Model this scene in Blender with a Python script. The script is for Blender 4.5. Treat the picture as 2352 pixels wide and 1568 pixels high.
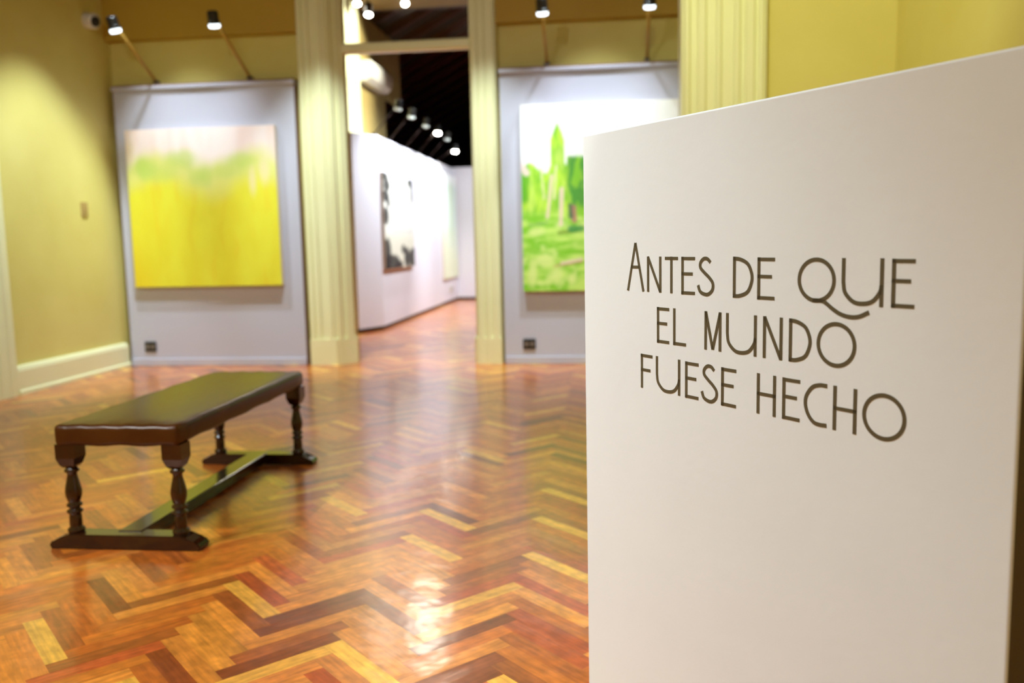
import bpy, bmesh, math, random
from mathutils import Vector, Matrix, noise

S = bpy.context.scene
for o in list(bpy.data.objects):
    bpy.data.objects.remove(o)
COL = S.collection

# ------------------------------------------------------------------ camera
CAM_H = 1.2
cam_d = bpy.data.cameras.new('camera')
cam = bpy.data.objects.new('camera', cam_d)
COL.objects.link(cam)
cam_d.sensor_fit = 'HORIZONTAL'
cam_d.sensor_width = 36.0
cam_d.lens = 1971.8 / 2352 * 36.0
right = (0.993627, 0.110715, -0.021156)
down = (-0.008028, -0.117707, -0.993016)
fwd = (-0.112432, 0.986857, -0.116068)
cam.matrix_world = Matrix(((right[0], -down[0], -fwd[0], 0.0),
                           (right[1], -down[1], -fwd[1], 0.0),
                           (right[2], -down[2], -fwd[2], CAM_H),
                           (0, 0, 0, 1)))
cam_d.clip_start = 0.05
cam_d.clip_end = 100
cam_d.dof.use_dof = True
cam_d.dof.focus_distance = 1.86
cam_d.dof.aperture_fstop = 2.3
S.camera = cam

# ------------------------------------------------------------------ world, exposure
w = bpy.data.worlds.new('world')
S.world = w
w.use_nodes = True
w.node_tree.nodes['Background'].inputs[0].default_value = (1.0, 0.9, 0.75, 1)
w.node_tree.nodes['Background'].inputs[1].default_value = 0.03
S.view_settings.view_transform = 'Standard'
S.view_settings.look = 'None'
S.view_settings.gamma = 1.0
S.view_settings.use_curve_mapping = False
S.view_settings.exposure = 0.52
S.cycles.max_bounces = 10
S.cycles.diffuse_bounces = 6
S.cycles.sample_clamp_indirect = 6.0

# ------------------------------------------------------------------ materials
def mat(name, color, rough=0.6, metal=0.0, **kw):
    m = bpy.data.materials.new(name)
    m.use_nodes = True
    b = m.node_tree.nodes['Principled BSDF']
    b.inputs['Base Color'].default_value = (*color, 1)
    b.inputs['Roughness'].default_value = rough
    b.inputs['Metallic'].default_value = metal
    for k, v in kw.items():
        b.inputs[k.replace('_', ' ')].default_value = v
    return m

def N(m, kind, **kw):
    n = m.node_tree.nodes.new(kind)
    for k, v in kw.items():
        setattr(n, k, v)
    return n

def L(m, a, b):
    m.node_tree.links.new(a, b)

def mottled(name, c1, c2, scale=3.0, rough=0.6, bump=0.0, bscale=60.0, stretch=(1, 1, 1), **kw):
    """base colour wandering between two paints, optional fine bump"""
    m = mat(name, c1, rough, **kw)
    b = m.node_tree.nodes['Principled BSDF']
    tc = N(m, 'ShaderNodeTexCoord')
    mp = N(m, 'ShaderNodeMapping')
    mp.inputs['Scale'].default_value = stretch
    L(m, tc.outputs['Object'], mp.inputs['Vector'])
    nz = N(m, 'ShaderNodeTexNoise')
    nz.inputs['Scale'].default_value = scale
    nz.inputs['Detail'].default_value = 5
    L(m, mp.outputs[0], nz.inputs['Vector'])
    cr = N(m, 'ShaderNodeValToRGB')
    cr.color_ramp.elements[0].position = 0.3
    cr.color_ramp.elements[0].color = (*c1, 1)
    cr.color_ramp.elements[1].position = 0.7
    cr.color_ramp.elements[1].color = (*c2, 1)
    L(m, nz.outputs['Fac'], cr.inputs[0])
    L(m, cr.outputs[0], b.inputs['Base Color'])
    if bump:
        n2 = N(m, 'ShaderNodeTexNoise')
        n2.inputs['Scale'].default_value = bscale
        n2.inputs['Detail'].default_value = 3
        L(m, mp.outputs[0], n2.inputs['Vector'])
        bp = N(m, 'ShaderNodeBump')
        bp.inputs['Strength'].default_value = bump
        bp.inputs['Distance'].default_value = 0.004
        L(m, n2.outputs['Fac'], bp.inputs['Height'])
        L(m, bp.outputs[0], b.inputs['Normal'])
    return m

M = {}
M['wall'] = mottled('yellow_wall_paint', (0.64, 0.56, 0.155), (0.69, 0.62, 0.195), 1.6, 0.55, 0.05, 30)
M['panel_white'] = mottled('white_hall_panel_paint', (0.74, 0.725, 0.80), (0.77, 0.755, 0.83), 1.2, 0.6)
M['beam_shade'] = mottled('shaded_beam_paint', (0.46, 0.30, 0.022), (0.50, 0.335, 0.03), 1.6, 0.6)  # darker paint puts the shade above the panels into the beams
M['trim'] = mottled('cream_trim_paint', (0.79, 0.79, 0.47), (0.82, 0.82, 0.51), 2.0, 0.4)
M['ceiling'] = mat('low_bounce_ceiling', (0.20, 0.13, 0.05), 0.7)  # ceiling colour darkened to cut bounce light on the upper walls
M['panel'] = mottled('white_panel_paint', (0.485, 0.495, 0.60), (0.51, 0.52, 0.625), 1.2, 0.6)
M['board'] = mottled('cream_board_paint', (0.715, 0.735, 0.75), (0.735, 0.755, 0.77), 5, 0.5, 0.10, 45)
M['board_end'] = mat('shaded_board_end', (0.10, 0.075, 0.05), 0.7)  # end face coloured dark for the shade it stands in
M['letter'] = mat('olive_vinyl', (0.092, 0.072, 0.038), 0.45)
M['dark_base'] = mat('dark_plinth', (0.03, 0.012, 0.008), 0.5)
M['leather'] = mottled('brown_leather', (0.042, 0.0115, 0.0016), (0.066, 0.020, 0.003), 9, 0.27, 0.12, 40, Specular_IOR_Level=0.25)
M['wood'] = mottled('dark_turned_wood', (0.013, 0.003, 0.0008), (0.032, 0.0065, 0.0014), 14, 0.2, stretch=(1, 1, 0.2), Coat_Weight=0.35)
M['black'] = mat('black_metal', (0.012, 0.011, 0.010), 0.35)
M['brass'] = mat('bronze_rod', (0.42, 0.25, 0.04), 0.45, 0.15)
M['plastic'] = mat('white_plastic', (0.72, 0.70, 0.62), 0.35)
M['switch'] = mat('beige_switch', (0.42, 0.29, 0.10), 0.4)
M['roof'] = mottled('dark_red_timber', (0.012, 0.002, 0.0015), (0.022, 0.005, 0.003), 5, 0.6, stretch=(1, 0.2, 1))
M['rafter'] = mottled('red_rafter', (0.06, 0.005, 0.003), (0.09, 0.009, 0.004), 5, 0.5, stretch=(0.3, 1, 1))
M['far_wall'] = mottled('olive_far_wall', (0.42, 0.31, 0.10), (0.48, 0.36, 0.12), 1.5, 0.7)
M['canvas_side'] = mat('raw_canvas', (0.62, 0.54, 0.45), 0.8)
M['grey_metal'] = mat('grey_metal', (0.25, 0.22, 0.2), 0.4, 0.4)

def emit(name, color, strength):
    m = mat(name, color, 0.3)
    b = m.node_tree.nodes['Principled BSDF']
    b.inputs['Emission Color'].default_value = (*color, 1)
    b.inputs['Emission Strength'].default_value = strength
    return m
M['lens'] = emit('lit_lens', (0.85, 0.95, 1.0), 2.2)
M['lens_hot'] = emit('lit_lens_bright', (1.0, 0.97, 0.85), 14)
M['lens_star'] = emit('lit_lens_star', (1.0, 0.97, 0.85), 70)
M['lens_dim'] = emit('lit_lens_edge_on', (0.8, 0.9, 0.85), 0.12)
M['panel_edge'] = mat('raw_edge_and_shadow', (0.28, 0.16, 0.09), 0.7)  # raw brown sides; the same brown makes the shadow line on top
M['lens_room'] = emit('lit_room_lamp', (1.0, 0.94, 0.8), 20)

m = bpy.data.materials.new('window_glass')
m.use_nodes = True
nt = m.node_tree
nt.nodes.remove(nt.nodes['Principled BSDF'])
tr = N(m, 'ShaderNodeBsdfTransparent'); gl = N(m, 'ShaderNodeBsdfGlossy'); mx = N(m, 'ShaderNodeMixShader')
gl.inputs['Roughness'].default_value = 0.02
mx.inputs[0].default_value = 0.05
L(m, tr.outputs[0], mx.inputs[1]); L(m, gl.outputs[0], mx.inputs[2])
L(m, mx.outputs[0], nt.nodes['Material Output'].inputs[0])
M['glass'] = m

# parquet: plank tone from a colour attribute, grain along each block from its UVs
m = mat('herringbone_parquet', (0.5, 0.2, 0.05), 0.3)
b = m.node_tree.nodes['Principled BSDF']
at = N(m, 'ShaderNodeAttribute', attribute_name='plank')
uv = N(m, 'ShaderNodeUVMap', uv_map='UVMap')
mp = N(m, 'ShaderNodeMapping'); mp.inputs['Scale'].default_value = (7, 70, 1)
L(m, uv.outputs[0], mp.inputs['Vector'])
g1 = N(m, 'ShaderNodeTexNoise'); g1.inputs['Scale'].default_value = 1.0; g1.inputs['Detail'].default_value = 4
L(m, mp.outputs[0], g1.inputs['Vector'])
rmp = N(m, 'ShaderNodeMapRange'); rmp.inputs['From Min'].default_value = 0.3; rmp.inputs['From Max'].default_value = 0.7
rmp.inputs['To Min'].default_value = 0.72; rmp.inputs['To Max'].default_value = 1.22
L(m, g1.outputs['Fac'], rmp.inputs[0])
tc = N(m, 'ShaderNodeTexCoord')
g2 = N(m, 'ShaderNodeTexNoise'); g2.inputs['Scale'].default_value = 22; g2.inputs['Detail'].default_value = 2
L(m, tc.outputs['Object'], g2.inputs['Vector'])
rm2 = N(m, 'ShaderNodeMapRange'); rm2.inputs['From Min'].default_value = 0.35; rm2.inputs['From Max'].default_value = 0.7
rm2.inputs['To Min'].default_value = 0.82; rm2.inputs['To Max'].default_value = 1.12
L(m, g2.outputs['Fac'], rm2.inputs[0])
mul = N(m, 'ShaderNodeMath', operation='MULTIPLY'); L(m, rmp.outputs[0], mul.inputs[0]); L(m, rm2.outputs[0], mul.inputs[1])
vm = N(m, 'ShaderNodeVectorMath', operation='SCALE'); L(m, at.outputs['Color'], vm.inputs[0]); L(m, mul.outputs[0], vm.inputs['Scale'])
L(m, vm.outputs[0], b.inputs['Base Color'])
b.inputs['Roughness'].default_value = 0.34
b.inputs['Coat Weight'].default_value = 0.65
b.inputs['Coat Roughness'].default_value = 0.17
b.inputs['Coat IOR'].default_value = 1.5
g3 = N(m, 'ShaderNodeTexNoise'); g3.inputs['Scale'].default_value = 9; g3.inputs['Detail'].default_value = 2
L(m, tc.outputs['Object'], g3.inputs['Vector'])
bp = N(m, 'ShaderNodeBump'); bp.inputs['Strength'].default_value = 0.2; bp.inputs['Distance'].default_value = 0.01
L(m, g3.outputs['Fac'], bp.inputs['Height'])
L(m, bp.outputs[0], b.inputs['Coat Normal'])
M['floor'] = m

m = mat('oil_paint', (0.5, 0.5, 0.5), 0.55)
at = N(m, 'ShaderNodeAttribute', attribute_name='paint')
L(m, at.outputs['Color'], m.node_tree.nodes['Principled BSDF'].inputs['Base Color'])
M['paint'] = m

# ------------------------------------------------------------------ helpers
def obj(name, bm, material, parent=None, smooth=False, loc=(0, 0, 0), rot=(0, 0, 0)):
    me = bpy.data.meshes.new(name)
    bmesh.ops.recalc_face_normals(bm, faces=bm.faces[:])
    bm.to_mesh(me)
    bm.free()
    mats = material if isinstance(material, (list, tuple)) else [material]
    for mm in mats:
        me.materials.append(mm)
    if smooth:
        for p in me.polygons:
            p.use_smooth = True
    o = bpy.data.objects.new(name, me)
    COL.objects.link(o)
    o.location = loc
    o.rotation_euler = rot
    if parent:
        o.parent = parent
    return o

def struct(name, bm, material, parent=None, **kw):
    o = obj(name, bm, material, parent, **kw)
    if parent is None:
        o['kind'] = 'structure'
    return o

def tag(o, label, cat, group=None):
    o['label'] = label
    o['category'] = cat
    if group:
        o['group'] = group
    return o

def thing(name, label, cat, loc=(0, 0, 0), rotz=0.0, group=None):
    o = bpy.data.objects.new(name, None)
    o.empty_display_size = 0.1
    COL.objects.link(o)
    o.location = loc
    o.rotation_euler = (0, 0, rotz)
    return tag(o, label, cat, group)

def copy_thing(src, loc, label, rotz=None):
    def cp(o, parent):
        c = o.copy()
        if o.type == 'LIGHT':
            c.data = o.data.copy()
        COL.objects.link(c)
        if parent:
            c.parent = parent
            c.matrix_parent_inverse = o.matrix_parent_inverse.copy()
        for ch in o.children:
            cp(ch, c)
        return c
    r = cp(src, None)
    r.location = loc
    if rotz is not None:
        r.rotation_euler = (0, 0, rotz)
    r['label'] = label
    return r

def box(bm, x0, x1, y0, y1, z0, z1, mi=0):
    vs = [bm.verts.new(p) for p in ((x0, y0, z0), (x1, y0, z0), (x1, y1, z0), (x0, y1, z0),
                                    (x0, y0, z1), (x1, y0, z1), (x1, y1, z1), (x0, y1, z1))]
    out = []
    for f in ((0, 3, 2, 1), (4, 5, 6, 7), (0, 1, 5, 4), (1, 2, 6, 5), (2, 3, 7, 6), (3, 0, 4, 7)):
        fc = bm.faces.new([vs[i] for i in f])
        fc.material_index = mi
        out.append(fc)
    return vs, out

def bbox_mesh(x0, x1, y0, y1, z0, z1, bev=0.0, seg=2):
    bm = bmesh.new()
    box(bm, x0, x1, y0, y1, z0, z1)
    if bev:
        bmesh.ops.bevel(bm, geom=bm.edges[:], offset=bev, segments=seg, profile=0.5, affect='EDGES')
    return bm

def prism(bm, pts, axis, a, b):
    """closed polygon pts (2D) extruded along axis from a to b"""
    def v(p, t):
        if axis == 'z': return (p[0], p[1], t)
        if axis == 'y': return (p[0], t, p[1])
        return (t, p[0], p[1])
    lo = [bm.verts.new(v(p, a)) for p in pts]
    hi = [bm.verts.new(v(p, b)) for p in pts]
    n = len(pts)
    for i in range(n):
        bm.faces.new((lo[i], lo[(i + 1) % n], hi[(i + 1) % n], hi[i]))
    bm.faces.new(lo[::-1])
    bm.faces.new(hi)

def lathe(bm, prof, seg=20, c=(0, 0, 0), M3=None):
    """prof: list of (radius, z)"""
    rings = []
    for r, z in prof:
        ring = []
        for i in range(seg):
            a = 2 * math.pi * i / seg
            p = Vector((r * math.cos(a), r * math.sin(a), z))
            if M3 is not None:
                p = M3 @ p
            ring.append(bm.verts.new(p + Vector(c)))
        rings.append(ring)
    for k in range(len(rings) - 1):
        for i in range(seg):
            bm.faces.new((rings[k][i], rings[k][(i + 1) % seg], rings[k + 1][(i + 1) % seg], rings[k + 1][i]))
    bm.faces.new(rings[0][::-1])
    bm.faces.new(rings[-1])

def aim(v):
    """3x3 turning +z to direction v"""
    return Vector(v).normalized().to_track_quat('Z', 'Y').to_matrix()

def rod(bm, a, b, r, seg=12):
    a, b = Vector(a), Vector(b)
    lathe(bm, [(r, 0), (r, (b - a).length)], seg, a, aim(b - a))

def spot(name, parent, loc, target, energy, size, blend, color=(1, 1, 1), radius=0.03):
    d = bpy.data.lights.new(name, 'SPOT')
    d.energy = energy
    d.spot_size = math.radians(size)
    d.spot_blend = blend
    d.color = color
    d.shadow_soft_size = radius
    o = bpy.data.objects.new(name, d)
    COL.objects.link(o)
    o.location = loc
    dirv = Vector(target) - Vector(loc)
    o.rotation_euler = dirv.to_track_quat('-Z', 'Y').to_euler()
    if parent:
        o.parent = parent
    return o

# ------------------------------------------------------------------ room shell
PL, PW = 0.368, 0.368 / 6
TONES = {'o': (0.60, 0.165, 0.019), 'm': (0.52, 0.128, 0.015), 'l': (0.72, 0.25, 0.034), 'y': (0.88, 0.43, 0.06),
         'd': (0.26, 0.055, 0.009), 'r': (0.48, 0.090, 0.018), 'b': (0.38, 0.098, 0.014), 't': (0.64, 0.205, 0.036)}
# single blocks the eye picks out, by where their middle lies
ACCENT = [(-1.18, 2.68, 1, 'y'), (-1.13, 2.40, 1, 'y'), (-1.20, 2.49, 1, 'l'), (-0.68, 3.21, 1, 'y'), (-1.77, 2.33, 1, 'y'),
          (-1.61, 2.28, 1, 'l'), (-0.74, 2.27, 1, 'y'), (-0.20, 3.06, 1, 'y'), (-0.21, 3.52, 1, 'y'), (-2.35, 3.78, 1, 'l'), (-1.71, 2.59,
          1, 'o'), (-2.05, 2.91, 0, 'l'), (-1.46, 2.63, 0, 'l'), (-0.92, 2.48, 0, 'l'), (-1.72, 2.71, 1, 'd'), (-1.70, 2.48, 1, 'm'),
          (-1.74, 2.42, 1, 'b'), (-2.34, 3.10, 1, 'b'), (-2.32, 2.99, 1, 'l'), (-2.25, 3.52, 1, 'b'), (-1.19, 3.22, 1, 'b'), (-1.28, 2.95,
          1, 'r'), (-1.15, 2.77, 1, 'r'), (-1.15, 2.94, 1, 'l'), (-0.42, 2.98, 0, 'b'), (-0.39, 2.82, 0, 'r'), (-0.41, 2.53, 0, 'd'),
          (-0.19, 2.56, 1, 'r'), (-0.15, 2.41, 1, 'r'), (-0.93, 3.24, 0, 'b'), (-1.39, 2.41, 0, 'm'), (-1.42, 2.31, 0, 'b'), (-1.39, 2.20,
          0, 'r'), (-0.89, 2.39, 0, 'b'), (-0.94, 2.30, 0, 'd'), (-0.33, 2.24, 0, 'd'), (-1.60, 3.01, 1, 'b'), (-0.95, 3.76, 0, 'r'),
          (-0.66, 3.63, 1, 'd'), (-0.83, 3.08, 0, 'l'), (-0.83, 2.88, 0, 'l'), (-0.63, 2.72, 1, 'l'), (-0.63, 2.55, 1, 'l'), (-0.63, 2.41,
          1, 'l'), (-0.63, 2.30, 1, 'l'), (-0.63, 2.90, 1, 'l'), (-0.43, 3.21, 0, 't'), (-0.23, 2.69, 1, 'l'), (-0.32, 2.39, 0, 'o'),
          (-1.32, 2.93, 0, 'o'), (-1.18, 2.61, 1, 'b'), (-1.16, 2.27, 1, 'l'), (-1.26, 2.34, 1, 'l'), (-1.79, 3.13, 0, 'm'), (-1.37, 3.90,
          1, 't'), (-1.46, 3.67, 0, 't'), (-1.92, 2.64, 0, 'o'), (-1.68, 2.86, 1, 't')]

def build_floor():
    random.seed(7)
    x_lo, x_hi, y_lo, y_hi = -7.3, 2.4, -2.7, 25.2
    acc = []
    blocks = []
    r2 = math.sqrt(0.5)
    def to_xy(u, v):                       # block axes lie 45 degrees to the room
        return (-0.04 + (u - v) * r2 * PW, (u + v) * r2 * PW)
    n = 6
    rng = 330
    for i in range(-rng, rng):
        for j in range(-30, 30):
            bu, bv = i + n * j, i - n * j
            for kind in (0, 1):
                if kind == 0:
                    q = [(bu, bv), (bu + n, bv), (bu + n, bv + 1), (bu, bv + 1)]
                else:
                    q = [(bu + n + 1, bv + 1 - n), (bu + n + 1, bv + 1), (bu + n, bv + 1), (bu + n, bv + 1 - n)]
                p = [to_xy(*t) for t in q]
                cx = sum(t[0] for t in p) / 4
                cy = sum(t[1] for t in p) / 4
                if x_lo < cx < x_hi and y_lo < cy < y_hi:
                    blocks.append((p, cx, cy, kind))
    tone = [None] * len(blocks)
    for ax, ay, kd, t in ACCENT:
        k = min(range(len(blocks)), key=lambda q: (blocks[q][1] - ax) ** 2 + (blocks[q][2] - ay) ** 2 + (0 if blocks[q][3] == kd else 1) + (0.01 if tone[q] else 0))
        tone[k] = t
    bm = bmesh.new()
    uvl = bm.loops.layers.uv.new('UVMap')
    cl = bm.loops.layers.float_color.new('plank')
    for k, (p, cx, cy, kind) in enumerate(blocks):
        t = tone[k] or random.choices('omltrbyd', (28, 22, 16, 12, 8, 6, 4, 4))[0]
        c = TONES[t]
        s = random.uniform(0.86, 1.14)
        col = (c[0] * s, c[1] * s * random.uniform(0.93, 1.07), c[2] * s, 1)
        vs = [bm.verts.new((x, y, random.uniform(-0.0006, 0.0))) for x, y in p]
        f = bm.faces.new(vs)
        ou, ov = random.uniform(0, 50), random.uniform(0, 50)
        for lp, q in zip(f.loops, ((0, 0), (PL, 0), (PL, PW), (0, PW))):
            lp[uvl].uv = (q[0] + ou, q[1] + ov)
            lp[cl] = col
    o = struct('floor', bm, M['floor'])
    return o
build_floor()
bm = bmesh.new()
box(bm, -7.4, 2.5, -2.8, 25.3, -0.12, -0.004)
struct('floor_slab', bm, M['dark_base'])

CEIL = 4.6
XL, YB = -4.97, 8.43
bm = bmesh.new(); box(bm, XL - 0.2, XL, -2.6, 8.62, 0, CEIL); struct('wall_left', bm, M['wall'])
bm = bmesh.new()
box(bm, XL, -2.93, YB, 8.56, 0, CEIL)
box(bm, -1.10, 2.0, YB, 8.56, 0, CEIL)
box(bm, -2.93, -1.10, YB, 8.56, 4.15, CEIL)
struct('wall_back', bm, M['wall'])
bm = bmesh.new(); box(bm, 1.97, 2.15, -2.6, 8.62, 0, CEIL); struct('wall_right', bm, M['wall'])
bm = bmesh.new(); box(bm, XL - 0.2, 2.15, -2.8, -2.6, 0, CEIL); struct('wall_front', bm, M['wall'])
bm = bmesh.new(); box(bm, XL - 0.2, 2.15, -2.8, 8.62, CEIL, CEIL + 0.15); struct('ceiling', bm, M['ceiling'])
# wing of wall on the right that carries the wide fluted pilaster
bm = bmesh.new(); box(bm, 0.62, 1.97, 6.33, 6.5, 0, CEIL); struct('wall_wing', bm, M['wall'])
# beam that stands proud of the wall above the two panels
bm = bmesh.new(); box(bm, XL, -2.99, 8.33, YB, 3.262, CEIL); struct('trim_beam_left', bm, M['beam_shade'])
bm = bmesh.new(); box(bm, -1.045, 1.97, 8.33, YB, 3.247, CEIL); struct('trim_beam_right', bm, M['beam_shade'])

# tall skirting on the left wall
def skirting(name, y0, y1):
    bm = bmesh.new()
    pts = [(XL, 0), (XL + 0.065, 0), (XL + 0.065, 0.03), (XL + 0.05, 0.045), (XL + 0.05, 0.20),
           (XL + 0.042, 0.225), (XL + 0.025, 0.24), (XL, 0.245)]
    prism(bm, pts, 'y', y0, y1)
    return struct(name, bm, M['trim'])
skirting('baseboard_left', 6.60, 8.29)
# door casing at the near end of the left wall
bm = bmesh.new()
prism(bm, [(XL, 6.60), (XL + 0.05, 6.60), (XL + 0.06, 6.57), (XL + 0.06, 6.52), (XL + 0.045, 6.50), (XL + 0.045, 6.42),
           (XL + 0.03, 6.40), (XL + 0.03, 6.30), (XL, 6.30)], 'z', 0, 2.55)
struct('trim_door_casing', bm, M['trim'])

def fluted(p0, p1, bands, depth=0.014):
    """points along p0-p1 with raised bands (fractions), raised to the left-hand side"""
    p0, p1 = Vector(p0), Vector(p1)
    d = p1 - p0
    nrm = Vector((d.y, -d.x)).normalized()
    out = [p0]
    e = 0.012
    for a, b2 in bands:
        for f, hgt in ((a - e, 0), (a + e, depth), (b2 - e, depth), (b2 + e, 0)):
            out.append(p0 + d * f + nrm * hgt)
    out.append(p1)
    return [(q.x, q.y) for q in out]

def casing(name, plan, plinth_plan, zt):
    bm = bmesh.new(); prism(bm, plan, 'z', 0.0, zt)
    o = struct(name, bm, M['trim'])
    bm = bmesh.new(); prism(bm, plinth_plan, 'z', 0.0, 0.27)
    bmesh.ops.bevel(bm, geom=[e for e in bm.edges if abs(e.verts[0].co.z - 0.27) < 1e-4 and abs(e.verts[1].co.z - 0.27) < 1e-4],
                    offset=0.012, segments=2, affect='EDGES')
    struct('plinth', bm, M['trim'], o)
    return o
front = fluted((-2.985, 8.325), (-2.735, 8.325), [(0.08, 0.20), (0.34, 0.46), (0.76, 0.94)], 0.018)
splay = fluted((-2.72, 8.33), (-2.575, 8.48), [(0.10, 0.30), (0.55, 0.92)], 0.02)
casing('trim_doorway_left', [(-2.985, 8.56)] + front + splay + [(-2.575, 8.56)],
       [(-2.99, 8.62), (-2.99, 8.305), (-2.72, 8.305), (-2.552, 8.475), (-2.552, 8.53), (-2.70, 8.555)], CEIL)
front = fluted((-1.285, 8.345), (-1.055, 8.325), [(0.06, 0.26), (0.42, 0.56), (0.74, 0.94)], 0.018)
casing('trim_doorway_right', [(-1.31, 8.56), (-1.31, 8.40)] + front + [(-1.045, 8.345), (-1.045, 8.56)],
       [(-1.325, 8.55), (-1.325, 8.37), (-1.295, 8.335), (-1.045, 8.305), (-1.04, 8.55)], CEIL)
front = fluted((0.515, 6.25), (1.09, 6.25), [(0.03, 0.10), (0.19, 0.29), (0.41, 0.47), (0.62, 0.69), (0.75, 0.86), (0.91, 0.97)], 0.022)
casing('trim_pilaster', [(0.515, 6.52)] + front + [(1.09, 6.34), (0.62, 6.52)],
       [(0.50, 6.53), (0.50, 6.22), (1.105, 6.22), (1.105, 6.34), (0.63, 6.53)], CEIL)

# transom bar and fixed pane over the doorway
bm = bmesh.new()
prism(bm, [(8.46, 3.06), (8.44, 3.075), (8.44, 3.14), (8.46, 3.155), (8.54, 3.155), (8.54, 3.06)], 'x', -2.60, -1.28)
struct('trim_transom', bm, M['trim'])
bm = bmesh.new(); box(bm, -2.56, -1.30, 8.50, 8.506, 3.156, 4.15)
struct('window_transom', bm, M['glass'])

# ------------------------------------------------------------------ exhibition panels of the main room
def art_panel(name, x0, x1, yf, zt, label, th=0.11):
    t = thing(name, label, 'display panel', ((x0 + x1) / 2, yf + th / 2, 0))
    h = (x1 - x0) / 2
    bm = bmesh.new()
    vs, fs = box(bm, -h, h, -th / 2, th / 2, 0, zt - 0.03)
    fs[3].material_index = fs[5].material_index = 1
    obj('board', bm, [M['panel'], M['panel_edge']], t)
    obj('top_shadow_strip', bbox_mesh(-h - 0.004, h + 0.004, -th / 2 - 0.02, th / 2, zt, zt + 0.018, 0.003), M['panel_edge'], t)  # dark strip in place of the thin shadow along the panel top
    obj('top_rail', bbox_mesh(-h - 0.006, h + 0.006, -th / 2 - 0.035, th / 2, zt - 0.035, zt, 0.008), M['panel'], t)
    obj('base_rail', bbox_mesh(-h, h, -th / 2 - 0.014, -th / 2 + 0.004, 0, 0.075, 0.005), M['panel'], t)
    return t
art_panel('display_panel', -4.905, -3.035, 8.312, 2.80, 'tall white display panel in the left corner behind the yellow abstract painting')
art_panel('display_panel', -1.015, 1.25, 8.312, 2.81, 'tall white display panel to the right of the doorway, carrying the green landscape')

# ------------------------------------------------------------------ paintings
def lerp(a, b2, t): return tuple(a[i] + (b2[i] - a[i]) * t for i in range(3))
def sm(a, b2, x):
    t = max(0.0, min(1.0, (x - a) / (b2 - a)))
    return t * t * (3 - 2 * t)
def fbm(x, y, s=0.0):
    return noise.noise(Vector((x, y, s))) * 0.6 + noise.noise(Vector((x * 2.1, y * 2.1, s + 5))) * 0.3 + noise.noise(Vector((x * 4.3, y * 4.3, s + 9))) * 0.15

def painting(name, wid, hei, dep, fn, label, loc, rotz, nx=110, side=None):
    """canvas on stretcher bars; front is at local y = -dep, centre-bottom at the origin"""
    t = thing(name, label, 'painting', loc, rotz)
    bm = bmesh.new()
    cl = bm.loops.layers.float_color.new('paint')
    ny = int(nx * hei / wid)
    g = [[bm.verts.new((-wid / 2 + wid * i / nx, -dep, hei * j / ny)) for i in range(nx + 1)] for j in range(ny + 1)]
    cols = [[fn(i / nx, j / ny) for i in range(nx + 1)] for j in range(ny + 1)]
    for j in range(ny):
        for i in range(nx):
            f = bm.faces.new((g[j][i], g[j][i + 1], g[j + 1][i + 1], g[j + 1][i]))
            for lp, (a, b2) in zip(f.loops, ((j, i), (j, i + 1), (j + 1, i + 1), (j + 1, i))):
                lp[cl] = (*cols[a][b2], 1)
    obj('canvas', bm, M['paint'], t)
    bm = bmesh.new()
    box(bm, -wid / 2, wid / 2, -dep + 0.0008, 0, 0, hei)
    obj('stretcher', bm, side or M['canvas_side'], t)
    return t

def yellow_art(u, v):
    n = fbm(u * 4, v * 2.2, 1.0)
    n2 = fbm(u * 9, v * 1.6, 4.0)
    edge = 0.66 + 0.10 * n + 0.05 * math.sin(u * 9)
    base = lerp((0.73, 0.66, 0.024), (0.77, 0.76, 0.042), sm(-0.4, 0.5, n + 0.4 * n2))
    base = lerp(base, (0.78, 0.59, 0.012), 0.7 * sm(0.25, 0.0, u + v * 0.4))
    base = lerp(base, (0.76, 0.56, 0.012), 0.35 * sm(0.12, 0.4, fbm(u * 14, v * 2.5, 8)))
    # two pale vertical runs of thinned paint
    for c0, wd in ((0.42, 0.03), (0.63, 0.022)):
        d = abs(u - c0 - 0.02 * math.sin(v * 14))
        base = lerp(base, (0.70, 0.50, 0.01), 0.30 * sm(wd, 0.0, d) * sm(0.1, 0.3, v) * sm(0.72, 0.45, v))
    pink = lerp((0.86, 0.70, 0.66), (0.90, 0.80, 0.78), sm(-0.3, 0.3, n2))
    c = lerp(base, (0.72, 0.74, 0.22), sm(edge - 0.12, edge + 0.06, v))
    c = lerp(c, pink, sm(edge + 0.06, edge + 0.20, v))
    for gx, gy, rx, ry, a in ((0.10, 0.76, 0.11, 0.09, .95), (0.38, 0.81, 0.16, 0.08, .7), (0.50, 0.70, 0.09, 0.10, .8),
                              (0.22, 0.72, 0.16, 0.07, .5), (0.76, 0.79, 0.13, 0.06, .65), (0.66, 0.73, 0.16, 0.07, .5)):
        d = math.hypot((u - gx) / rx, (v - gy) / ry) + 0.5 * n2
        c = lerp(c, (0.50, 0.66, 0.13), a * sm(1.15, 0.25, d))
    for px, py, rx, ry in ((0.84, 0.66, 0.035, 0.12), (0.92, 0.72, 0.05, 0.12), (0.03, 0.86, 0.05, 0.10)):
        d = math.hypot((u - px) / rx, (v - py) / ry)
        c = lerp(c, (0.84, 0.72, 0.50), 0.6 * sm(1.1, 0.2, d))
    return c

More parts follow.
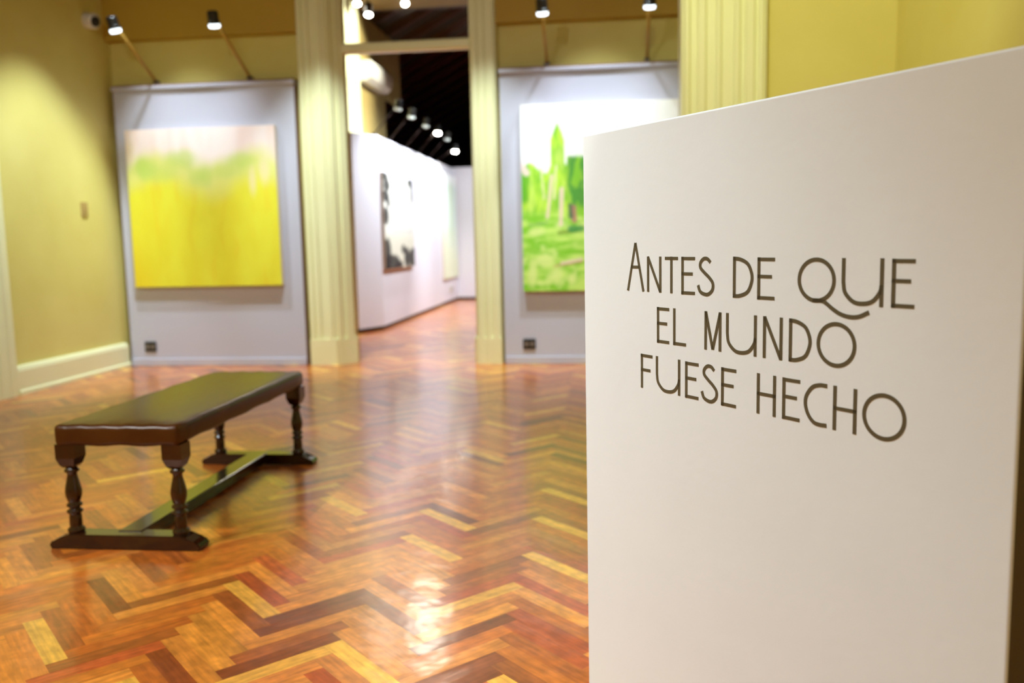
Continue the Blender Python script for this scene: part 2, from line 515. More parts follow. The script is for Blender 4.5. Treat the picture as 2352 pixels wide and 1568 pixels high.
def green_art(u, v):
    # u runs over the whole canvas; the left quarter is what shows beside the lettered board
    n = fbm(u * 10, v * 10, 2.0)
    n2 = fbm(u * 26, v * 9, 3.0)
    n3 = fbm(u * 8, v * 26, 6.0)
    sky = lerp((0.88, 0.90, 0.87), (0.92, 0.93, 0.91), sm(-0.3, 0.3, n))
    def top(u):
        t = 0.665 + 0.025 * math.sin(u * 40)
        t = max(t, 0.90 - abs(u - 0.185) * 2.6 if abs(u - 0.185) < 0.035 else 0, 0.80 - abs(u - 0.185) * 3.2)
        t = max(t, 0.72 if 0.23 < u else 0)
        t = max(t, 0.70 + 0.10 * math.sin(u * 17 + 1) if u > 0.4 else 0)
        return t
    tree = lerp((0.20, 0.52, 0.02), (0.50, 0.78, 0.05), sm(-0.35, 0.35, n2))
    tree = lerp(tree, (0.66, 0.82, 0.16), 0.55 * sm(0.05, 0.4, fbm(u * 30, v * 5, 11)))
    tree = lerp(tree, (0.03, 0.26, 0.03), 0.9 * sm(0.225, 0.26, u + 0.02 * n) * sm(0.40, 0.48, v) * sm(-0.1, 0.15, n2 + 0.15))
    tree = lerp(tree, (0.12, 0.42, 0.01), sm(0.05, 0.02, u) * sm(0.46, 0.5, v))
    water = lerp((0.22, 0.58, 0.02), (0.56, 0.82, 0.16), sm(-0.3, 0.35, n3))
    water = lerp(water, (0.70, 0.86, 0.28), 0.7 * sm(0.1, 0.4, n))
    c = lerp(water, tree, sm(0.38, 0.46, v + 0.03 * n))
    tt = top(u) + 0.02 * n
    c = lerp(c, sky, sm(tt - 0.012, tt + 0.012, v))
    # pale pinkish trunks and banks
    for x0, y0, x1, y1, wd, col in ((0.155, 0.62, 0.130, 0.40, 0.010, (0.80, 0.62, 0.48)), (0.205, 0.55, 0.198, 0.36, 0.012, (0.84, 0.62, 0.54)),
                                    (0.178, 0.67, 0.165, 0.50, 0.007, (0.75, 0.72, 0.40)), (0.262, 0.45, 0.268, 0.38, 0.016, (0.45, 0.16, 0.16)),
                                    (0.245, 0.46, 0.25, 0.40, 0.014, (0.06, 0.12, 0.07)), (0.10, 0.66, 0.115, 0.50, 0.006, (0.70, 0.70, 0.36)),
                                    (0.165, 0.135, 0.30, 0.16, 0.010, (0.42, 0.26, 0.08)), (0.20, 0.15, 0.30, 0.17, 0.010, (0.80, 0.66, 0.50)),
                                    (0.0, 0.68, 0.025, 0.64, 0.02, (0.86, 0.66, 0.62)), (0.19, 0.315, 0.28, 0.325, 0.012, (0.22, 0.34, 0.04)),
                                    (0.25, 0.335, 0.30, 0.335, 0.022, (0.02, 0.26, 0.05)), (0.04, 0.36, 0.13, 0.37, 0.006, (0.25, 0.45, 0.12)),
                                    (0.5, 0.6, 0.49, 0.3, 0.012, (0.8, 0.66, 0.5)), (0.7, 0.64, 0.71, 0.35, 0.014, (0.6, 0.5, 0.4))):
        dx, dy = x1 - x0, y1 - y0
        t = max(0, min(1, ((u - x0) * dx + (v - y0) * dy) / (dx * dx + dy * dy)))
        d = math.hypot(u - x0 - t * dx, v - y0 - t * dy) + 0.004 * n2
        c = lerp(c, col, 0.85 * sm(wd * 1.2, wd * 0.5, d))
    for gx, gy, rx, ry in ((0.05, 0.10, 0.03, 0.10), (0.17, 0.09, 0.05, 0.06), (0.12, 0.17, 0.06, 0.05), (0.25, 0.06, 0.03, 0.04), (0.07, 0.32, 0.05, 0.03)):
        d = math.hypot((u - gx) / rx, (v - gy) / ry) + 0.6 * n
        c = lerp(c, (0.72, 0.86, 0.28), 0.8 * sm(1.1, 0.3, d))
    return c

def grey_art(u, v):
    n = fbm(u * 5, v * 6, 3.3)
    c = (0.86, 0.86, 0.78)
    c = lerp(c, (0.80, 0.80, 0.66), sm(0.42, 0.30, v))
    k = (0.012, 0.012, 0.010)
    for gx, gy, rx, ry in ((0.04, 0.96, 0.12, 0.05), (0.10, 0.87, 0.10, 0.07), (0.05, 0.76, 0.14, 0.06), (0.14, 0.70, 0.06, 0.05),
                           (0.06, 0.55, 0.08, 0.09), (0.05, 0.15, 0.14, 0.20), (0.18, 0.06, 0.30, 0.10), (0.42, 0.03, 0.14, 0.05),
                           (0.72, 0.10, 0.10, 0.12), (0.93, 0.10, 0.16, 0.13), (0.58, 0.20, 0.06, 0.05), (0.98, 0.96, 0.16, 0.07), (1.0, 0.84, 0.09, 0.12)):
        d = math.hypot((u - gx) / rx, (v - gy) / ry) + 0.35 * n
        c = lerp(c, k, 0.93 * sm(1.1, 0.8, d))
    c = lerp(c, (0.45, 0.47, 0.5), 0.35 * sm(0.03, 0.0, abs(v - 0.40 + 0.02 * n)) * sm(0.2, 0.3, u))
    return c

def pale_art(u, v):
    n = fbm(u * 3, v * 5, 7.7)
    c = lerp((0.72, 0.84, 0.78), (0.80, 0.86, 0.62), sm(0.55, 0.2, v + 0.2 * n))
    c = lerp(c, (0.55, 0.68, 0.36), 0.5 * sm(0.25, 0.05, abs(u - 0.55 - 0.1 * n)) * sm(0.25, 0.5, v))
    c = lerp(c, (0.92, 0.95, 0.94), sm(0.86, 0.97, v))
    return c

painting('abstract_painting', 1.545, 1.56, 0.07, yellow_art,
         'large yellow abstract painting with pale pink top and green smudges', (-4.0, 8.312, 0.815), 0)
painting('landscape_painting', 1.86, 1.755, 0.07, green_art,
         'large green landscape painting with white sky, partly behind the lettered board', (0.115, 8.312, 0.716), 0, nx=170)

# sockets low on the two panels
def socket(x, z, label):
    t = thing('socket_outlet', label, 'electrical outlet', (x, 8.312, z), 0, 'black sockets low on the panels')
    obj('face_plate', bbox_mesh(-0.062, 0.062, -0.014, 0, -0.052, 0.052, 0.006), M['black'], t)
    for sx in (-0.028, 0.028):
        bm = bmesh.new()
        lathe(bm, [(0.021, 0), (0.021, 0.003), (0.016, 0.004), (0.015, -0.001)], 16, (sx, -0.015, 0), aim((0, -1, 0)))
        obj('outlet', bm, M['grey_metal'], t)
    return t
socket(-4.69, 0.20, 'black double socket below the yellow painting, on the left display panel')
socket(-0.775, 0.197, 'black double socket below the green landscape, on the right display panel')

# ------------------------------------------------------------------ arm spotlights
def arm_light(loc, head, target, label, group, lens, energy, cone=92, rotz=0.0, rod_r=0.015, scale=1.0, color=(0.88, 0.92, 1.0), arm_mat=None):
    """picture light: clamp on the panel top, slanted rod, cylinder head with a lens; head and target are relative to loc"""
    t = thing('arm_spotlight', label, 'spotlight', loc, rotz, group)
    obj('clamp', bbox_mesh(-0.025, 0.025, -0.03, 0.03, 0, 0.035, 0.005), M['black'], t)
    bm = bmesh.new()
    rod(bm, (0, 0, 0.02), head, rod_r)
    obj('arm', bm, arm_mat or M['brass'], t, smooth=True)
    d = (Vector(target) - Vector(head)).normalized()
    R3 = aim(d)
    s = scale
    bm = bmesh.new()
    lathe(bm, [(0.030 * s, -0.055 * s), (0.046 * s, -0.045 * s), (0.050 * s, -0.038 * s), (0.050 * s, 0.035 * s), (0.055 * s, 0.04 * s), (0.055 * s, 0.062 * s), (0.046 * s, 0.062 * s)], 22, head, R3)
    hd = obj('lamp_head', bm, M['black'], t)
    bm = bmesh.new()
    lathe(bm, [(0.049 * s, 0.062 * s), (0.050 * s, 0.066 * s), (0.050 * s, 0.088 * s), (0.040 * s, 0.096 * s), (0.012 * s, 0.099 * s)], 22, head, R3)
    obj('lens', bm, lens, hd)
    hp = Vector(head) + d * (0.112 * s)
    spot('arm_spotlight_beam', t, hp, target, energy, cone, 1.0, color, 0.03)
    return t
G1 = 'arm spotlights over the display panels of the main room'
ARM_E = 9
arm_light((-4.445, 8.33, 2.817), (-0.08, -0.58, 0.465), (0.25, 0.12, -1.9), 'black spotlight on a slanted arm, over the left half of the yellow painting', G1, M['lens'], ARM_E)
arm_light((-3.475, 8.33, 2.817), (-0.08, -0.58, 0.465), (-0.15, 0.12, -1.9), 'black spotlight on a slanted arm, over the right half of the yellow painting', G1, M['lens'], ARM_E)
arm_light((-0.56, 8.33, 2.827), (0.0, -0.58, 0.415), (0.10, 0.12, -1.9), 'black spotlight on a straight arm, over the trees of the green landscape', G1, M['lens'], ARM_E * 1.15)
arm_light((0.37, 8.33, 2.827), (0.0, -0.58, 0.425), (0.0, 0.12, -1.9), 'black spotlight on a straight arm, beside the wide fluted pilaster', G1, M['lens'], ARM_E * 1.15)

# ------------------------------------------------------------------ left wall fittings
t = thing('security_camera', 'small white round security camera high in the left corner', 'security camera', (XL, 8.06, 3.39))
bm = bmesh.new(); lathe(bm, [(0.075, 0), (0.075, 0.02), (0.06, 0.03)], 24, (0, 0, 0), aim((1, 0, 0)))
obj('mount', bm, M['plastic'], t)
bm = bmesh.new(); lathe(bm, [(0.035, 0), (0.062, 0.01), (0.072, 0.04), (0.072, 0.07), (0.055, 0.085), (0.05, 0.08)], 24, (0.028, 0, 0), aim((1, -0.35, -0.25)))
obj('housing', bm, M['plastic'], t)
bm = bmesh.new(); lathe(bm, [(0.048, 0.0), (0.048, 0.012), (0.03, 0.022), (0.008, 0.026)], 20, Vector((0.028, 0, 0)) + aim((1, -0.35, -0.25)) @ Vector((0, 0, 0.08)), aim((1, -0.35, -0.25)))
obj('lens', bm, M['black'], t)
t = thing('light_switch', 'small beige light switch on the yellow left wall', 'light switch', (XL, 7.78, 1.585))
obj('face_plate', bbox_mesh(0, 0.012, -0.05, 0.05, -0.07, 0.07, 0.004), M['switch'], t)
obj('rocker', bbox_mesh(0.011, 0.018, -0.022, 0.022, -0.035, 0.035, 0.003), M['switch'], t)

# ------------------------------------------------------------------ bench
def bench():
    t = thing('bench', 'long dark brown leather-topped wooden bench with turned legs on the parquet', 'bench', (-1.943, 3.84, 0))
    HX, Y0, Y1 = 0.262, -0.715, 0.70
    # stuffed leather top: grid box with soft edges and a slightly sagging lower edge
    bm = bmesh.new()
    vs, fs = box(bm, -HX, HX, Y0, Y1, 0.428, 0.512)
    bmesh.ops.bevel(bm, geom=bm.edges[:], offset=0.022, segments=5, profile=0.5, affect='EDGES')
    bmesh.ops.subdivide_edges(bm, edges=[e for e in bm.edges if e.calc_length() > 0.2], cuts=14, use_grid_fill=True)
    for v in bm.verts:
        if v.co.z > 0.5:
            fx = 1 - (v.co.x / HX) ** 2
            fy = 1 - (v.co.y / 0.72) ** 4
            v.co.z += 0.008 * fx * fy
        if v.co.z < 0.45:
            v.co.z += 0.003 * math.sin(v.co.x * 34 + 1.0) + 0.003 * math.sin(v.co.y * 21)
        if v.co.z > 0.485 and (abs(v.co.x) > HX - 0.03 or v.co.y < Y0 + 0.03 or v.co.y > Y1 - 0.03):
            v.co.z += 0.0018 * math.sin(v.co.x * 60 + v.co.y * 47)
    obj('seat', bm, M['leather'], t, smooth=True)
    # turned legs
    for sx in (-0.225, 0.225):
        for yy in (-0.665, 0.655):
            bm = bmesh.new()
            # square head block, tapering below
            vsq = []
            for hw, z in ((0.040, 0.432), (0.040, 0.372), (0.030, 0.342), (0.022, 0.332)):
                vsq.append([bm.verts.new((sx + a * hw, yy + b2 * hw, z)) for a, b2 in ((-1, -1), (1, -1), (1, 1), (-1, 1))])
            for k in range(3):
                for i in range(4):
                    bm.faces.new((vsq[k][i], vsq[k][(i + 1) % 4], vsq[k + 1][(i + 1) % 4], vsq[k + 1][i]))
            bm.faces.new(vsq[0]); bm.faces.new(vsq[-1][::-1])
            prof = [(0.020, 0.336), (0.022, 0.326), (0.029, 0.320), (0.029, 0.314), (0.020, 0.308), (0.019, 0.298), (0.023, 0.278), (0.029, 0.252),
                    (0.0325, 0.230), (0.031, 0.212), (0.025, 0.190), (0.021, 0.184), (0.030, 0.178), (0.030, 0.170), (0.021, 0.164),
                    (0.021, 0.158), (0.031, 0.152), (0.031, 0.144), (0.022, 0.138), (0.024, 0.130), (0.025, 0.090), (0.023, 0.084),
                    (0.033, 0.076), (0.034, 0.068), (0.030, 0.060), (0.030, 0.055)]
            lathe(bm, prof[::-1], 22, (sx, yy, 0))
            lg = obj('leg', bm, M['wood'], t)
            for p in lg.data.polygons:
                p.use_smooth = len(p.vertices) == 4 and abs(p.normal.z) < 0.98 and p.center.z < 0.335
    # sledge feet
    for yy in (-0.665, 0.655):
        bm = bmesh.new()
        pts = [(-0.315, 0.0), (-0.20, 0.0), (-0.185, 0.008), (0.185, 0.008), (0.20, 0.0), (0.315, 0.0), (0.322, 0.016), (0.312, 0.030), (0.288, 0.036), (0.262, 0.052), (0.238, 0.060),
               (-0.238, 0.060), (-0.262, 0.052), (-0.288, 0.036), (-0.312, 0.030), (-0.322, 0.016)]
        prism(bm, pts, 'y', yy - 0.042, yy + 0.042)
        bmesh.ops.bevel(bm, geom=[e for e in bm.edges if abs(e.verts[0].co.y - e.verts[1].co.y) < 1e-5], offset=0.004, segments=2, affect='EDGES')
        obj('foot_rail', bm, M['wood'], t)
    obj('stretcher', bbox_mesh(-0.052, 0.052, -0.66, 0.65, 0.010, 0.0635, 0.006), M['wood'], t)
    return t
bench()

# ------------------------------------------------------------------ lettered board
BOARD_L, BOARD_H, BOARD_T = 1.074, 1.45, 0.10
bt = thing('text_panel', 'free-standing cream board with three lines of dark lettering, nearest the camera', 'sign board',
           (-0.0604, 2.1304, 0), -(math.pi / 2 - 0.6323))
bm = bmesh.new()
vs, fs = box(bm, 0, BOARD_L, 0, BOARD_T, 0, BOARD_H)
fs[3].material_index = 1
bmesh.ops.bevel(bm, geom=bm.edges[:], offset=0.004, segments=3, profile=0.5, affect='EDGES')
obj('panel', bm, [M['board'], M['board_end']], bt)

def smooth_line(p, n=7):
    if len(p) < 3: return [Vector(q) for q in p]
    P = [Vector(q) for q in p]
    P = [P[0] * 2 - P[1]] + P + [P[-1] * 2 - P[-2]]
    out = []
    for i in range(1, len(P) - 2):
        for k in range(n):
            t = k / n
            a, b2, c, d = P[i - 1], P[i], P[i + 1], P[i + 2]
            out.append(0.5 * (2 * b2 + (c - a) * t + (2 * a - 5 * b2 + 4 * c - d) * t * t + (3 * b2 - a - 3 * c + d) * t ** 3))
    out.append(P[-2])
    return out

def ring(cx, cz, rx, rz, n=56):
    return [Vector((cx + rx * math.cos(2 * math.pi * i / n), cz + rz * math.sin(2 * math.pi * i / n))) for i in range(n)]

def ribbon(bm, pts, wd, closed=False, y=-0.0006):
    n = len(pts)
    sides = []
    for i in range(n):
        a = pts[(i - 1) % n] if (closed or i > 0) else pts[i]
        c = pts[(i + 1) % n] if (closed or i < n - 1) else pts[i]
        d = (c - a).normalized()
        nr = Vector((-d.y, d.x)) * wd / 2
        p = pts[i]
        sides.append([bm.verts.new((q.x, yy, q.y)) for q, yy in ((p + nr, y), (p - nr, y), (p - nr, 0.0002), (p + nr, 0.0002))])
    m2 = n if closed else n - 1
    for i in range(m2):
        s0, s1 = sides[i], sides[(i + 1) % n]
        for k in range(4):
            bm.faces.new((s0[k], s0[(k + 1) % 4], s1[(k + 1) % 4], s1[k]))
    if not closed:
        bm.faces.new(sides[0][::-1]); bm.faces.new(sides[-1])

SW = 7.3
SS = lambda x, z: [(x + 36, z + 68), (x + 27, z + 75), (x + 16, z + 75), (x + 7, z + 67), (x + 7, z + 57), (x + 18, z + 47.5), (x + 33, z + 37), (x + 43, z + 26), (x + 42, z + 13), (x + 31, z + 4), (x + 19, z + 3.3), (x + 6, z + 8.5), (x, z + 21)]
def glyph(ch, x0, x1, zb, zt):
    h = zt - zb
    st, ht = [], SW / 2
    if ch == 'N': st = [[(x0 + ht, zb), (x0 + ht, zt)], [(x0 + ht, zt - 1), (x1 - ht, zb + 1)], [(x1 - ht, zb), (x1 - ht, zt)]]
    elif ch == 'T': st = [[(x0, zt - ht), (x1, zt - ht)], [((x0 + x1) / 2, zt), ((x0 + x1) / 2, zb)]]
    elif ch == 'E': st = [[(x0 + ht, zb), (x0 + ht, zt)], [(x0, zt - ht), (x1, zt - ht)], [(x0, (zb + zt) / 2 + 4), (x1 - 7, (zb + zt) / 2 + 4)], [(x0, zb + ht), (x1, zb + ht)]]
    elif ch == 'F': st = [[(x0 + ht, zb), (x0 + ht, zt)], [(x0, zt - ht), (x1, zt - ht)], [(x0, (zb + zt) / 2 + 3), (x1 - 7, (zb + zt) / 2 + 3)]]
    elif ch == 'L': st = [[(x0 + ht, zb), (x0 + ht, zt)], [(x0, zb + ht), (x1, zb + ht)]]
    elif ch == 'H': st = [[(x0 + ht, zb), (x0 + ht, zt)], [(x1 - ht, zb), (x1 - ht, zt)], [(x0, (zb + zt) / 2), (x1, (zb + zt) / 2)]]
    elif ch == 'M': st = [[(x0 + ht, zb), (x0 + ht + .5, zt)], [(x0 + ht + .5, zt - 1), ((x0 + x1) / 2, zb + 2)], [((x0 + x1) / 2, zb + 2), (x1 - ht, zt - 1)], [(x1 - ht, zt), (x1 - ht, zb)]]
    elif ch == 'A': st = [[(x0 + 3, zb), ((x0 + x1) / 2, zt)], [((x0 + x1) / 2, zt), (x1 - 3, zb)], [(x0 + 16, zb + h * .50), (x1 - 16, zb + h * .50)]]
    elif ch == 'D':
        w_ = x1 - x0
        st = [[(x0 + ht, zb), (x0 + ht, zt)], [(x0, zt - ht), (x0 + .36 * w_, zt - ht - 1.5), (x0 + .74 * w_, zt - 14), (x1 - ht, zt - h * .40), (x1 - ht, zb + h * .40), (x0 + .74 * w_, zb + 13), (x0 + .36 * w_, zb + ht + 1), (x0, zb + ht)]]
    elif ch == 'U':
        w_ = x1 - x0
        st = [[(x0 + ht, zt), (x0 + ht, zb + h * .62), (x0 + ht + .5, zb + h * .45), (x0 + .10 * w_, zb + h * .25), (x0 + .30 * w_, zb + h * .075), (x0 + .54 * w_, zb + ht), (x0 + .76 * w_, zb + h * .11), (x0 + .92 * w_, zb + h * .30), (x1 - ht, zb + h * .45)],
              [(x1 - ht, zt), (x1 - ht, zb)]]
    elif ch == 'C': st = [[(x1, zt - ht + .5), (x1 - 17, zt - ht), (x1 - 33, zt - 10), (x1 - 45.5, zt - 27), (x1 - 47, zb + 34), (x1 - 40, zb + 17), (x1 - 28, zb + 6), (x1 - 15, zb + ht), (x1, zb + ht + .8)]]
    elif ch == 'S': st = [SS(x0 + ht, zb)]
    return st

def letter(ch, x0, x1, zb, zt, parent):
    bm = bmesh.new()
    if ch in 'OQ':
        ribbon(bm, [v / 1000 for v in ring((x0 + x1) / 2, (zb + zt) / 2, (x1 - x0) / 2 - SW / 2, (zt - zb) / 2 - SW / 2 + 0.6)], SW / 1000, True)
    for s in glyph(ch, x0, x1, zb, zt):
        flat = len(s) == 2 and abs(s[0][1] - s[1][1]) < 1
        ribbon(bm, [v / 1000 for v in smooth_line(s)], (6.6 if flat else SW) / 1000)
    if ch == 'Q':
        ribbon(bm, [v / 1000 for v in smooth_line([(706, 1085.5), (722, 1085.5), (733, 1083), (749, 1073), (765, 1065), (784, 1061), (803, 1062.5), (823, 1071)])], SW / 1000)
    return obj('letter', bm, M['letter'], parent)

LINES = [
    ('A', 174, 236, 1082, 1190), ('N', 246, 295, 1082, 1160), ('T', 307, 349, 1082, 1160), ('E', 360, 402, 1081, 1160), ('S', 408, 458, 1081, 1160),
    ('D', 511, 564, 1081, 1161), ('E', 575, 618, 1080.5, 1160), ('Q', 672, 755, 1082, 1160), ('U', 767, 849, 1081, 1160), ('E', 863.5, 905, 1081, 1159.5)], [
    ('E', 280, 321, 971, 1050), ('L', 334, 375, 971, 1050), ('M', 431, 480, 971, 1050), ('U', 493, 575, 971, 1050), ('N', 591, 639, 971, 1050),
    ('D', 654, 705, 971, 1050), ('O', 717, 800, 972, 1050)], [
    ('F', 223, 264, 863, 941), ('U', 276, 357, 863, 941), ('E', 372.5, 414, 862, 940), ('S', 420.5, 470, 862, 940), ('E', 480.5, 522, 862, 940),
    ('H', 577, 625, 862, 940), ('E', 640.5, 682, 862, 940), ('C', 692, 742, 862, 940), ('H', 755, 804, 862, 940), ('O', 815, 898, 862, 940)]
for ln in LINES:
    e = bpy.data.objects.new('text_line', None)
    COL.objects.link(e)
    e.parent = bt
    for ch, x0, x1, zb, zt in ln:
        letter(ch, x0, x1, zb, zt, e)

# ------------------------------------------------------------------ the hall beyond the doorway
bm = bmesh.new()
box(bm, -3.75, -3.6, 8.62, 14.05, 0, CEIL)
struct('wall_hall_left', bm, M['far_wall'])
bm = bmesh.new(); box(bm, -3.6, -3.55, 11.70, 12.48, 0, CEIL); struct('trim_hall_pilaster', bm, M['trim'])
bm = bmesh.new(); box(bm, -3.75, -3.6, 14.05, 15.15, 3.62, CEIL); struct('wall_hall_lintel', bm, M['far_wall'])
bm = bmesh.new(); box(bm, -5.2, 2.15, 8.62, 12.75, CEIL, CEIL + 0.12); struct('ceiling_hall', bm, M['ceiling'])
bm = bmesh.new(); box(bm, 2.0, 2.15, 8.62, 25.2, 0, 8.5); struct('wall_hall_right', bm, M['roof'])
bm = bmesh.new(); box(bm, -7.35, 2.15, 25.0, 25.2, 0, 8.5); struct('wall_hall_end', bm, M['roof'])
bm = bmesh.new(); box(bm, -7.35, -7.2, 8.62, 25.0, 0, 4.0); struct('wall_hall_outer', bm, M['roof'])
bm = bmesh.new(); box(bm, -7.35, 2.15, 12.75, 12.87, CEIL, 8.5); struct('wall_hall_gable', bm, M['roof'])
# dark boarded roof rising to the right with rafters
def roof_z(x): return 3.1 + (x + 7.2) * 0.52
bm = bmesh.new()
prism(bm, [(-7.35, roof_z(-7.35)), (2.15, roof_z(2.15)), (2.15, roof_z(2.15) + 0.1), (-7.35, roof_z(-7.35) + 0.1)], 'y', 12.75, 25.2)
struct('ceiling_hall_roof', bm, M['roof'])
bm = bmesh.new()
for k in range(14):
    y = 13.3 + k * 0.85
    prism(bm, [(-7.2, roof_z(-7.2) - 0.14), (2.0, roof_z(2.0) - 0.14), (2.0, roof_z(2.0)), (-7.2, roof_z(-7.2))], 'y', y, y + 0.09)
struct('trim_rafters', bm, M['rafter'])

# far display panels on a dark recessed plinth
XP = -3.145
t = thing('display_panel', 'long white display panel seen through the doorway, carrying the black and white picture', 'display panel', (XP, 13.8, 0))
bm = bmesh.new()
prism(bm, [(-0.225, -2.50), (0.0, -2.04), (0.0, 2.19), (-0.09, 2.19), (-0.09, -2.02), (-0.30, -2.46)], 'z', 0.055, 2.68)
obj('board', bm, M['panel_white'], t)
bm = bmesh.new()
prism(bm, [(-0.235, -2.47), (-0.02, -2.03), (-0.02, 2.18), (-0.08, 2.18), (-0.08, -2.01), (-0.29, -2.45)], 'z', 0.0, 0.06)
obj('plinth', bm, M['dark_base'], t)
t = thing('display_panel', 'short white display panel through the doorway, carrying the pale green picture', 'display panel', (XP, 16.92, 0))
obj('board', bbox_mesh(-0.10, -0.01, -0.92, 0.90, 0.055, 2.70), M['panel_white'], t)
obj('plinth', bbox_mesh(-0.09, -0.025, -0.92, 0.90, 0, 0.06), M['dark_base'], t)
t = thing('display_panel', 'white display panel closing the view at the far end of the doorway', 'display panel', (-1.7, 17.87, 0))
obj('board', bbox_mesh(-1.50, 1.5, -0.04, 0.05, 0.055, 2.74), M['panel_white'], t)
obj('plinth', bbox_mesh(-1.50, 1.5, -0.025, 0.04, 0, 0.06), M['dark_base'], t)

painting('monochrome_picture', 1.82, 1.345, 0.05, grey_art, 'black and white picture hanging on the long panel beyond the doorway', (XP, 12.70, 0.845), math.pi / 2, nx=90)
painting('pale_picture', 1.55, 2.03, 0.04, pale_art, 'tall pale green picture at the far end beyond the doorway', (XP - 0.01, 16.99, 0.50), math.pi / 2, nx=50)
t = thing('wall_socket', 'small white socket on the far panel below the pale green picture', 'electrical outlet', (XP - 0.01, 17.05, 0.27))
obj('face_plate', bbox_mesh(0, 0.015, -0.16, 0.16, -0.06, 0.06, 0.004), M['plastic'], t)
for sy in (-0.08, 0.08):
    bm = bmesh.new(); lathe(bm, [(0.04, 0), (0.04, 0.004), (0.03, 0.002)], 16, (0.014, sy, 0), aim((1, 0, 0)))
    obj('outlet', bm, M['grey_metal'], t)

# arm spotlights along the top of the long panel
G2 = 'arm spotlights along the far panels'
names = ['nearest the doorway', 'second from the doorway', 'third from the doorway', 'fourth from the doorway, shining brightly',
         'fifth from the doorway', 'farthest from the doorway, shining brightest']
ys = [11.78, 12.59, 13.60, 14.51, 15.40, 16.15]
for k, y in enumerate(ys):
    lens = M['lens_star'] if k in (3, 5) else M['lens_dim']
    arm_light((XP - 0.045, y, 2.68 if k < 5 else 2.70), (0.36, 0.0, 0.42 if k < 5 else 0.26), (0.02 if k not in (3, 5) else 0.30, -0.02 if k not in (3, 5) else -0.22, -1.4),
              'small spotlight on the long far panel, ' + names[k], G2, lens, 45, cone=130, rod_r=0.007, arm_mat=M['roof'])

# wall air conditioner above the long panel
t = thing('air_conditioner', 'white wall-mounted air conditioner above the far panel, seen through the doorway', 'air conditioner', (-3.6, 13.1, 3.70))
bm = bmesh.new()
prism(bm, [(0, -0.15), (0.12, -0.15), (0.20, -0.09), (0.225, 0.0), (0.225, 0.10), (0.20, 0.15), (0, 0.155)], 'y', -0.60, 0.60)
bmesh.ops.bevel(bm, geom=[e for e in bm.edges if abs(e.verts[0].co.y - e.verts[1].co.y) < 1e-5], offset=0.012, segments=2, affect='EDGES')
obj('casing', bm, M['plastic'], t)
bm = bmesh.new(); box(bm, -0.004, 0.09, -0.54, 0.54, -0.006, 0.006)
obj('louvre', bm, M['grey_metal'], t, loc=(0.115, 0, -0.135), rot=(0, math.radians(-35), 0))

# ------------------------------------------------------------------ ceiling lamps, some added unseen to light the rooms
def ceiling_spot(name, loc, target, label, energy, cone, blend, color, lens, ceil=CEIL, group=None, radius=0.06):
    t = thing(name, label, 'ceiling light', (loc[0], loc[1], ceil), 0, group)
    h = loc[2] - ceil
    obj('rose', bbox_mesh(-0.05, 0.05, -0.05, 0.05, -0.03, 0, 0.01), M['black'], t)
    bm = bmesh.new(); rod(bm, (0, 0, -0.02), (0, 0, h), 0.010)
    obj('stem', bm, M['black'], t, smooth=True)
    d = (Vector(target) - Vector(loc)).normalized()
    R3 = aim(d)
    bm = bmesh.new()
    lathe(bm, [(0.03, -0.12), (0.052, -0.10), (0.055, 0.05), (0.048, 0.05)], 22, (0, 0, h), R3)
    hd = obj('lamp_head', bm, M['black'], t)
    bm = bmesh.new()
    lathe(bm, [(0.047, 0.045), (0.047, 0.052), (0.03, 0.058), (0.01, 0.06)], 22, (0, 0, h), R3)
    obj('lens', bm, lens, hd)
    spot('ceiling_spot_beam', t, Vector((0, 0, h)) + d * 0.075, Vector((0, 0, h)) + d * 3, energy, cone, blend, color, radius)
    return t
WARM = (0.95, 1.0, 0.98)
GH = 'ceiling spots in the hall beyond the doorway'
ceiling_spot('ceiling_spotlight', (-2.99, 11.0, 4.12), (-2.7, 9.6, 1.0), 'round ceiling spot glowing above the transom bar, the lower of the pair', 60, 70, 0.6, (1, 0.96, 0.82), M['lens_room'], group=GH)
ceiling_spot('ceiling_spotlight', (-3.13, 11.0, 4.26), (-2.7, 9.0, 0.5), 'ceiling spot cut off by the top edge of the picture, left of the doorway pane', 60, 80, 0.6, (1, 0.96, 0.82), M['lens_room'], group=GH)
ceiling_spot('ceiling_spotlight', (-2.70, 11.8, 4.44), (-1.6, 8.2, 0.0), 'ceiling spot shining toward the main room, highest in the doorway', 65, 80, 0.6, (1, 0.93, 0.76), M['lens_hot'], group=GH, radius=0.16)

# general fill of the main room: discs added out of view under the ceiling
def fill_disc(loc, energy, color, label, size=0.5):
    t = thing('ceiling_fill', label, 'ceiling light', (loc[0], loc[1], CEIL), 0, 'added fill discs of the main room')
    bm = bmesh.new(); lathe(bm, [(size * 0.5, -0.09), (size * 0.52, -0.07), (size * 0.52, 0), (0.05, 0.0)], 32)
    obj('housing', bm, M['plastic'], t)
    d = bpy.data.lights.new('ceiling_fill_light', 'AREA')
    d.shape = 'DISK'; d.size = size; d.energy = energy; d.color = color
    o = bpy.data.objects.new('ceiling_fill_light', d)
    COL.objects.link(o)
    o.location = (0, 0, -0.11)
    o.parent = t
    return t
for k, (x, y) in enumerate(((-3.4, 1.8), (-0.9, 1.8), (-3.4, -0.4), (-0.9, -0.4))):
    fill_disc((x, y), 27, WARM, 'unseen white disc added to fill the main room with light')
COOL = (0.80, 0.92, 1.0)
ceiling_spot('wall_spotlight', (-3.3, 6.7, 4.2), (-4.97, 7.3, 1.0), 'black ceiling spot washing the yellow left wall', 350, 50, 0.7, (0.78, 0.92, 1.0), M['lens'])
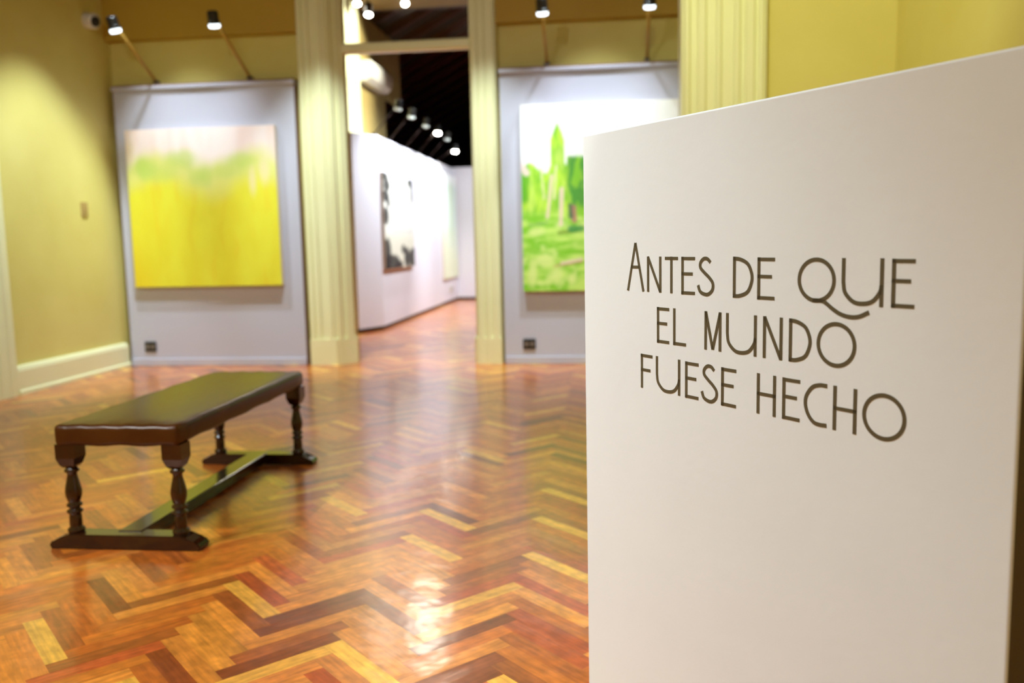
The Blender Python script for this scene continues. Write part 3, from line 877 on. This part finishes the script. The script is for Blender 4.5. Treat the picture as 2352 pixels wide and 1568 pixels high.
ceiling_spot('wall_spotlight', (0.2, 3.6, 4.2), (1.5, 6.3, 1.9), 'unseen ceiling spot added to brighten the wing wall on the right', 168, 80, 0.9, (0.93, 0.97, 0.52), M['lens'])  # added lamp, lifts the wing wall and pilaster
ceiling_spot('wall_spotlight', (-1.15, 7.0, 4.3), (-1.17, 8.35, 1.1), 'unseen ceiling spot added to brighten the doorway trim on the right', 320, 44, 0.9, (0.83, 0.97, 0.97), M['lens'])  # added lamp for the right casing, out of view
ceiling_spot('wall_spotlight', (-2.5, 7.0, 4.3), (-2.75, 8.35, 1.1), 'unseen ceiling spot added to brighten the doorway trim on the left', 370, 46, 0.9, (0.83, 0.97, 0.97), M['lens'])  # added lamp for the left casing, out of view
ceiling_spot('picture_spotlight', (-4.2, 7.28, 4.4), (-4.0, 8.3, 0.15), 'black ceiling spot aimed at the yellow painting', 315, 56, 1.0, COOL, M['lens'])
ceiling_spot('picture_spotlight', (-0.1, 7.28, 4.4), (-0.1, 8.3, 0.15), 'black ceiling spot aimed at the green landscape', 370, 56, 1.0, COOL, M['lens'])
ceiling_spot('board_fill_spot', (-2.6, 2.6, 4.2), (0.02, 1.95, 0.55), 'unseen ceiling spot added to light the lettered board', 525, 33, 1.0, (0.84, 0.96, 1.0), M['lens'])  # added lamp; its cone is shaped to fade across the board
ceiling_spot('hall_fill_spot', (-1.72, 11.6, 4.42), (-3.55, 12.1, 3.7), 'hidden ceiling spot added to brighten the cream pilaster in the hall', 420, 62, 0.6, (1, 0.98, 0.85), M['lens'])  # added out of sight behind the casing to light the bright strip
ceiling_spot('hall_fill_spot', (-0.9, 12.0, 4.4), (-3.1, 12.8, 1.1), 'unseen ceiling spot added to brighten the long hall panel near the doorway', 760, 78, 0.9, (0.87, 0.95, 1.0), M['lens'])  # added fill for the near part of the hall panel
ceiling_spot('hall_fill_spot', (-0.8, 14.6, 4.6), (-3.1, 15.6, 1.1), 'unseen roof spot added to brighten the deeper end of the long hall panel', 680, 62, 0.9, (0.87, 0.95, 1.0), M['lens'], ceil=6.4)  # added fill deeper in the hall
ceiling_spot('hall_fill_spot', (-0.4, 15.0, 4.6), (-2.3, 17.8, 1.2), 'unseen roof spot added to brighten the far display panel', 420, 70, 0.9, (0.88, 0.96, 1.0), M['lens'], ceil=6.6)  # added fill for the panel at the far end
ceiling_spot('picture_spotlight', (-2.2, 0.2, 4.3), (0.3, 8.3, 1.5), 'unseen wide ceiling spot added to brighten the upper left corner of the lettered board', 110, 77.4, 0.05, (0.95, 0.97, 1.0), M['lens'], radius=0.03)  # added lamp; its cone edge draws the lighter corner on the board
ceiling_spot('bench_fill_spot', (-4.3, 0.7, 4.2), (-1.5, 3.2, 0.0), 'unseen ceiling spot added to light the bench edges and near floor', 430, 54, 0.9, (0.98, 1.0, 0.95), M['lens'], radius=0.05)  # added lamp for edge highlights on the bench and a brighter foreground
